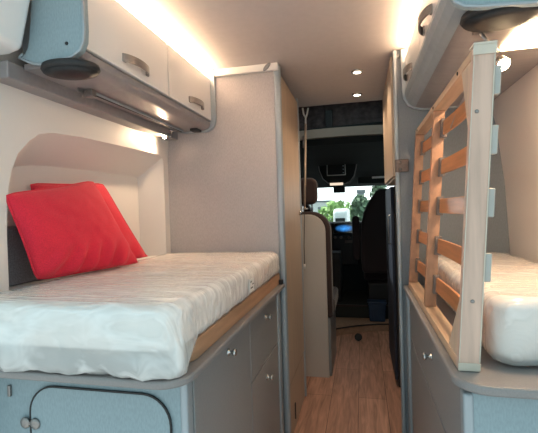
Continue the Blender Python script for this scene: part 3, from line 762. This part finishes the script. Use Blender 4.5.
obj('bracket', B(bx_-.03, bx_+.03, 3.66, 3.72, zA, zA+.19), 'black', t, bevel=.004)
# headliner: drops from beam to windscreen top
def headliner(bm):
    hp = [(3.62, zB+.03), (3.66, zB-.06), (4.0, 1.68), (4.5, 1.57), (5.02, P(345, 187, y=5.02).z), (5.1, 1.62), (4.2, 2.2), (3.65, 2.2), (3.65, zB+.05)]
    prism(bm, hp, 'x', -1.08, .78)
# split so that the blind stays visible above
def headliner2(bm):
    hp = [(3.60, zB+.02), (3.60, zB-.05), (4.0, 1.70), (4.5, 1.60), (5.02, P(345, 187, y=5.02).z), (5.1, 1.60), (4.4, 1.80), (3.70, zB+.02)]
    prism(bm, hp, 'x', -1.08, .78)
struct('trim_9', headliner2, 'dark')
struct('trim_10', B(-1.1, .8, 3.93, 5.15, 1.86, 2.24), 'dark')

# overhead console with control screen and lamp
yc = 4.25
c0 = P(317, 148, y=yc); c1 = P(369, 148, y=yc); cb = P(327, 184, y=yc); cb1 = P(349, 184, y=yc)
t = thing('overhead_console', 'dark roof console with control screen and reading light above the windscreen', 'console', ((c0.x+c1.x)/2, yc, cb.z))
cp = [(P(px, py, y=yc).x, P(px, py, y=yc).z) for px, py in ((315, 146), (317.5, 160), (319.5, 171), (323, 179), (328, 183), (334, 184.5), (344, 184), (350, 181.5), (354, 176), (356, 168), (357.5, 158), (360, 146))]
obj('housing', PR(cp, 'y', yc, yc+.30), 'dark', t, bevel=.02, seg=3)
m0 = P(327, 176, y=yc-.012); m1 = P(345.5, 163.5, y=yc-.012)
obj('housing_rim', lambda bm: tube(bm, [(x, yc-.002, z) for x, z in cp], .005, 6), 'mauve', t, smooth=True)
obj('screen_frame', B(m0.x, m1.x, yc-.022, yc-.002, m0.z, m1.z), 'framegrey', t, bevel=.004)
obj('screen', B(m0.x+.008, m1.x-.008, yc-.026, yc-.021, m0.z+.008, m1.z-.008), 'screen', t, bevel=.002)
for k in range(3):
    obj('button', B(m1.x-.03, m1.x-.016, yc-.028, yc-.0262, m0.z+.02+k*.035, m0.z+.03+k*.035), 'alu', t)
l0 = P(330, 185.5, y=yc-.01); l1 = P(343, 182.5, y=yc-.01)
obj('light_lens', B(l0.x, l1.x, yc-.012, yc+.004, l0.z, l1.z), 'dimglow', t, bevel=.003)
t = thing('rear_view_mirror', 'black rear view mirror at the top of the windscreen', 'mirror', (-.22, 4.85, 1.36))
q0 = P(333.5, 193, y=4.85); q1 = P(345, 186, y=4.85)
obj('mirror_body', B(q0.x, q1.x, 4.85, 4.88, q0.z, q1.z), 'black', t, bevel=.012, seg=3)
obj('stem', lambda bm: tube(bm, [((q0.x+q1.x)/2, 4.87, q1.z-.01), ((q0.x+q1.x)/2, 4.95, q1.z+.12)], .012), 'black', t, smooth=True)
t = thing('sun_visor', 'dark sun visor with white sticker, top right of the windscreen', 'visor', (.25, 4.75, 1.52))
v0 = P(358, 184, y=4.7); v1 = P(396, 172, y=4.7)
obj('visor_panel', B(v0.x, v1.x+.15, 4.70, 4.725, v0.z, v1.z), 'dark', t, bevel=.008)
w0 = P(372, 178.5, y=4.69); w1 = P(385, 174.5, y=4.69)
obj('sticker', B(w0.x, w1.x, 4.690, 4.6995, w0.z, w1.z), 'paper', t, bevel=.001)

# windscreen
struct('window_1', PR([(5.50, 1.0), (5.51, 1.0), (5.06, 1.56), (5.05, 1.56)], 'x', -1.05, .75), 'glass')
struct('trim_11', PR([(4.98, 0), (5.62, 0), (5.62, 1.0), (4.98, .98)], 'x', -1.12, .82), 'dark')

# dashboard
t = thing('dashboard', 'black dashboard with a blue-lit centre display below the windscreen', 'dashboard', (-.15, 4.85, .07))
dz = P(345, 221.5, y=4.8).z
obj('dash_body', PR([(4.80, dz-.03), (4.84, dz), (5.3, dz-.02), (5.3, .55), (4.95, .55), (4.84, .80)], 'x', -1.04, .74), 'black', t, bevel=.02, seg=3)
s0 = P(333, 234, y=4.79); s1 = P(356, 222.5, y=4.79)
dcx = (s0.x+s1.x)/2; dcz = (s0.z+s1.z)/2
dd = obj('display', B(s0.x, s1.x, 4.775, 4.799, s0.z, s1.z), 'black', t, bevel=.005)
ds = obj('display_glass', B(s0.x+.01, s1.x-.01, 4.772, 4.7745, s0.z+.01, s1.z-.01), 'display', dd)
# re-origin so the display pattern is centred
ds.data.transform(Matrix.Translation(-Vector((dcx, 4.773, dcz))+Vector(t['_o']))); ds.location = Vector((dcx, 4.773, dcz))-Vector(t['_o'])
obj('centre_stack', PR([(s0.x, s0.z-.01), (s1.x, s0.z-.01), (s1.x+.01, .55), (s0.x-.01, .55)], 'y', 4.74, 4.83), 'black', t, bevel=.01)
k0 = P(345, 243, y=4.735); k1 = P(353, 240, y=4.735)
obj('button_row', B(k0.x, k1.x, 4.728, 4.738, k0.z, k1.z), 'holder', t, bevel=.002)
for px in (335, 341, 349):
    p = P(px, 237.5, y=4.735)
    obj('dial', lambda bm: lathe(bm, [(.018, 0), (.016, .014), (.012, .016)], (p.x, 4.739, p.z), (0, -1, 0), 16), 'holder', t, smooth=True)
t = thing('cup', 'white cup in the dark cab beside the bench edge', 'cup', (-.30, 4.5, .72))
p = P(327.5, 252, y=4.45)
obj('cup_body', lambda bm: lathe(bm, [(.030, 0), (.038, .10), (.036, .10), (.028, .006)], (p.x, 4.45, p.z), (0, 0, 1), 18), 'paper', t, smooth=True)
obj('lid', lambda bm: lathe(bm, [(.040, .101), (.040, .108), (.034, .112)], (p.x, 4.45, p.z), (0, 0, 1), 18), 'paper', t, smooth=True)
o = center(obj('centre_console', PR([(4.38, .2045), (4.38, .62), (4.42, p.z-.002), (4.70, p.z-.002), (4.73, .60), (4.73, .2045)], 'x', p.x-.06, p.x+.14), 'black', bevel=.015)); tag(o, 'black centre console carrying the white cup between the cab seats', 'console')

def cab_seat(label, cx, arm):
    ys = YR+.05
    t = thing('cab_seat', label, 'seat', (cx, ys, .204))
    def back(bm):
        out = [(-.26, .52), (-.272, .64), (-.272, .90), (-.262, 1.03), (-.235, 1.15), (-.19, 1.25), (-.135, 1.33), (-.10, 1.375), (-.06, 1.39), (.06, 1.39), (.10, 1.375), (.135, 1.33), (.19, 1.25), (.235, 1.15), (.262, 1.03), (.272, .90), (.272, .64), (.26, .52)]
        prism(bm, [(cx+x, z) for x, z in out], 'y', ys, ys+.16)
    obj('backrest', back, 'fabric', t, bevel=.04, seg=4)
    obj('cushion', B(cx-.25, cx+.25, ys+.13, ys+.55, .42, .56), 'fabric', t, bevel=.04, seg=4)
    obj('seat_base', B(cx-.21, cx+.21, ys+.05, ys+.45, .2045, .415), 'black', t, bevel=.02)
    if arm:
        obj('armrest', lambda bm: prism(bm, rpoly(cx-.355, cx-.282, .66, 1.12, .03), 'y', ys+.02, ys+.10), 'fabric', t, bevel=.015, seg=3)
    return t
xs = P(361, 255, y=YR+.05).x
cab_seat('black cab seat seen from behind, right of the aisle', xs+.272, True)
cab_seat('dark cab seat mostly hidden behind the pale bench panel', -.75, False)
b0 = P(368.5, 318.5, y=YR-.13); b1 = P(386, 304, y=YR-.13)
t = thing('crate', 'dark blue plastic box on the step in front of the right cab seat', 'box', ((b0.x+b1.x)/2, YR-.07, .071))
obj('crate_body', PR([(b0.x+.012, .0715), (b1.x-.012, .0715), (b1.x, b1.z), (b0.x, b1.z)], 'y', YR-.13, YR-.014), 'blue', t, bevel=.008)
obj('rim', B(b0.x-.006, b1.x+.006, YR-.138, YR-.006, b1.z+.0005, b1.z+.018), 'blue', t, bevel=.004)
obj('recess_panel', PR(rpoly(b0.x+.045, b1.x-.045, .12, b1.z-.04, .015), 'y', YR-.136, YR-.1315), 'blue', t, bevel=.002)

# ---------------------------------------------------------------- outdoors
def ground(bm):
    v = [bm.verts.new(p) for p in ((-60, -30, -.55), (60, -30, -.55), (60, 90, -.55), (-60, 90, -.55))]; bm.faces.new(v)
struct('ground', ground, 'asphalt')
def tree(label, px, Y, h, w, m, seed, zc, hz):
    rnd = random.Random(seed); base = P(px, 230, y=Y); bx = base.x
    t = thing('tree', label, 'tree', (bx, Y, -.55), 'trees seen through the windscreen')
    def trunk(bm):
        tube(bm, [(bx, Y, -.55), (bx+.05, Y, h*.35), (bx, Y, h*.7)], [.16, .12, .05], 8)
        for k in range(5):
            a_ = rnd.uniform(0, 2*PI); z_ = h*rnd.uniform(.25, .5)
            tube(bm, [(bx, Y, z_), (bx+w*.4*math.cos(a_), Y+w*.4*math.sin(a_), z_+h*.3)], [.06, .02], 6)
    obj('trunk', trunk, 'bark', t, smooth=True)
    def crown(bm):
        for k in range(800):
            # clumpy leaves inside an ellipsoid
            while True:
                q = Vector((rnd.uniform(-1, 1), rnd.uniform(-1, 1), rnd.uniform(-1, 1)))
                if q.length < 1 and noise.noise(q*2.6+Vector((seed, 0, 0))) > -.08: break
            c_ = Vector((bx+q.x*w, Y+q.y*w, zc+q.z*hz))
            s_ = .13*rnd.uniform(.6, 1.3); a_ = Vector((rnd.uniform(-1, 1), rnd.uniform(-1, 1), rnd.uniform(-1, 1))).normalized(); b_ = a_.orthogonal().normalized()
            v = [bm.verts.new(c_+p) for p in (a_*s_, b_*s_*.6, -a_*s_, -b_*s_*.6)]; bm.faces.new(v)
    obj('crown', crown, m, t)
tree('light green leafy tree left of centre through the windscreen', 337, 20, 1.5, 1.0, 'leaf', 4, .85, .75)
tree('dark grey-green tree right of centre through the windscreen', 361, 18, 1.6, .42, 'leaf2', 9, 1.0, .75)
tree('tall bare-looking tree at the right edge of the windscreen', 380, 24, 3.2, .5, 'leaf2', 14, 1.6, 1.4)
def building(label, px0, px1, pt, Y, m, rows, cols):
    a_ = P(px0, pt, y=Y); b_ = P(px1, pt, y=Y)
    t = thing('building', label, 'building', ((a_.x+b_.x)/2, Y+2, -.55))
    obj('walls', B(a_.x, b_.x, Y, Y+4, -.55, a_.z), m, t)
    obj('roof', B(a_.x-.1, b_.x+.1, Y-.1, Y+4.1, a_.z+.001, a_.z+.15), 'bldgd', t)
    for i in range(rows):
        for j in range(cols):
            wx = a_.x+(b_.x-a_.x)*(j+.3)/cols; wz = .6+(a_.z-.8)*(i+.1)/rows
            obj('window', B(wx, wx+(b_.x-a_.x)*.4/cols, Y-.03, Y-.001, wz, wz+(a_.z-.8)*.5/rows), 'bldgd', t)
building('dark grey tower seen between the trees through the windscreen', 358, 364, 192, 30, 'bldgd', 4, 2)
building('pale low building left through the windscreen', 300, 331, 203, 34, 'bldg', 2, 4)
t = thing('van', 'white van parked beyond the windscreen between the trees', 'vehicle', tuple(P(340, 222, y=9.5).xy)+(-.55,))
a_ = P(333, 212, y=9.5); b_ = P(347, 212, y=9.5)
obj('body', PR([(9.5, -.25), (9.5, 1.12), (9.6, 1.2), (11.6, 1.2), (12.1, .6), (12.6, .45), (12.6, -.25)], 'x', a_.x, b_.x), 'pillar', t, bevel=.08, seg=3)
obj('rear_window', B(a_.x+.05, b_.x-.05, 9.485, 9.499, .65, .98), 'screen', t)
for x in (a_.x+.005, b_.x-.205):
    for y in (10.1, 12.0):
        obj('wheel', lambda bm: lathe(bm, [(.30, 0), (.32, .04), (.32, .16), (.30, .2)], (x, y, -.23), (1, 0, 0), 20), 'black', t, smooth=True)

# ---------------------------------------------------------------- light
w = bpy.data.worlds.new('sky'); bpy.context.scene.world = w; w.use_nodes = True
nt = w.node_tree; bg = nt.nodes['Background']
tc = nt.nodes.new('ShaderNodeTexCoord'); sp = nt.nodes.new('ShaderNodeSeparateXYZ'); nt.links.new(tc.outputs['Generated'], sp.inputs[0])
# clear blue-cyan sky overhead and behind, hazy white sky ahead towards the sun
mr = nt.nodes.new('ShaderNodeMapRange'); mr.inputs[1].default_value = -.2; mr.inputs[2].default_value = .9; nt.links.new(sp.outputs[1], mr.inputs[0])
mx = nt.nodes.new('ShaderNodeMix'); mx.data_type = 'RGBA'; nt.links.new(mr.outputs[0], mx.inputs[0])
mx.inputs[6].default_value = (.37, .52, .55, 1); mx.inputs[7].default_value = (1.5, 1.6, 1.65, 1)
nt.links.new(mx.outputs[2], bg.inputs['Color']); bg.inputs['Strength'].default_value = 1.1

def area(name, loc, rot, sx, sy, col, power, spread=PI):
    l = bpy.data.lights.new(name, 'AREA'); l.shape = 'RECTANGLE'; l.size = sx; l.size_y = sy; l.color = col; l.energy = power; l.spread = spread
    o = bpy.data.objects.new(name, l); C.objects.link(o); o.location = loc; o.rotation_euler = rot; return o
WARM = (1, .71, .45)
area('led_light', (-.79, 1.47, 1.884), (PI, 0, 0), .02, .94, WARM, 9)
area('led_light', (.265, 1.47, 1.884), (PI, 0, 0), .02, .94, WARM, 7)
area('under_locker_lamp', (.45, 1.18, 1.630), (0, 0, 0), .07, .15, WARM, 2)
def spot(name, loc, aim, power, size=2.2, col=WARM, r=.012):
    l = bpy.data.lights.new(name, 'SPOT'); l.energy = power; l.color = col; l.spot_size = size; l.spot_blend = .8; l.shadow_soft_size = r
    o = bpy.data.objects.new(name, l); C.objects.link(o); o.location = loc
    o.rotation_euler = (Vector(aim)-Vector(loc)).to_track_quat('-Z', 'Y').to_euler(); return o
spot('reading_light', (-.945, 1.83, 1.583), (-.98, 1.55, 1.3), 7, 2.9)
spot('reading_light', (.37, 1.14, 1.54), (.42, 1.3, 1.0), .8, 2.6)
for px, py in ((357, 71), (357, 94)):
    p = P(px, py, z=ZC); spot('downlight_lamp', (p.x, p.y, ZC-.015), (p.x, p.y, 0), 10, 2.3, (1, .74, .50), .025)

l = bpy.data.lights.new('sun', 'SUN'); l.energy = 4; l.angle = .01; l.color = (1, .95, .88)
so_ = bpy.data.objects.new('sun', l); C.objects.link(so_); so_.rotation_euler = Vector((.5, -.25, -1)).to_track_quat('-Z', 'Y').to_euler()
# ---------------------------------------------------------------- clean up, view
for o in bpy.data.objects:
    if '_o' in o: del o['_o']
sc = bpy.context.scene
sc.view_settings.view_transform = 'Standard'; sc.view_settings.look = 'None'; sc.view_settings.gamma = 1; sc.view_settings.use_curve_mapping = False
sc.view_settings.exposure = .72
sc.cycles.max_bounces = 8; sc.cycles.transparent_max_bounces = 16
sc.cycles.use_denoising = True
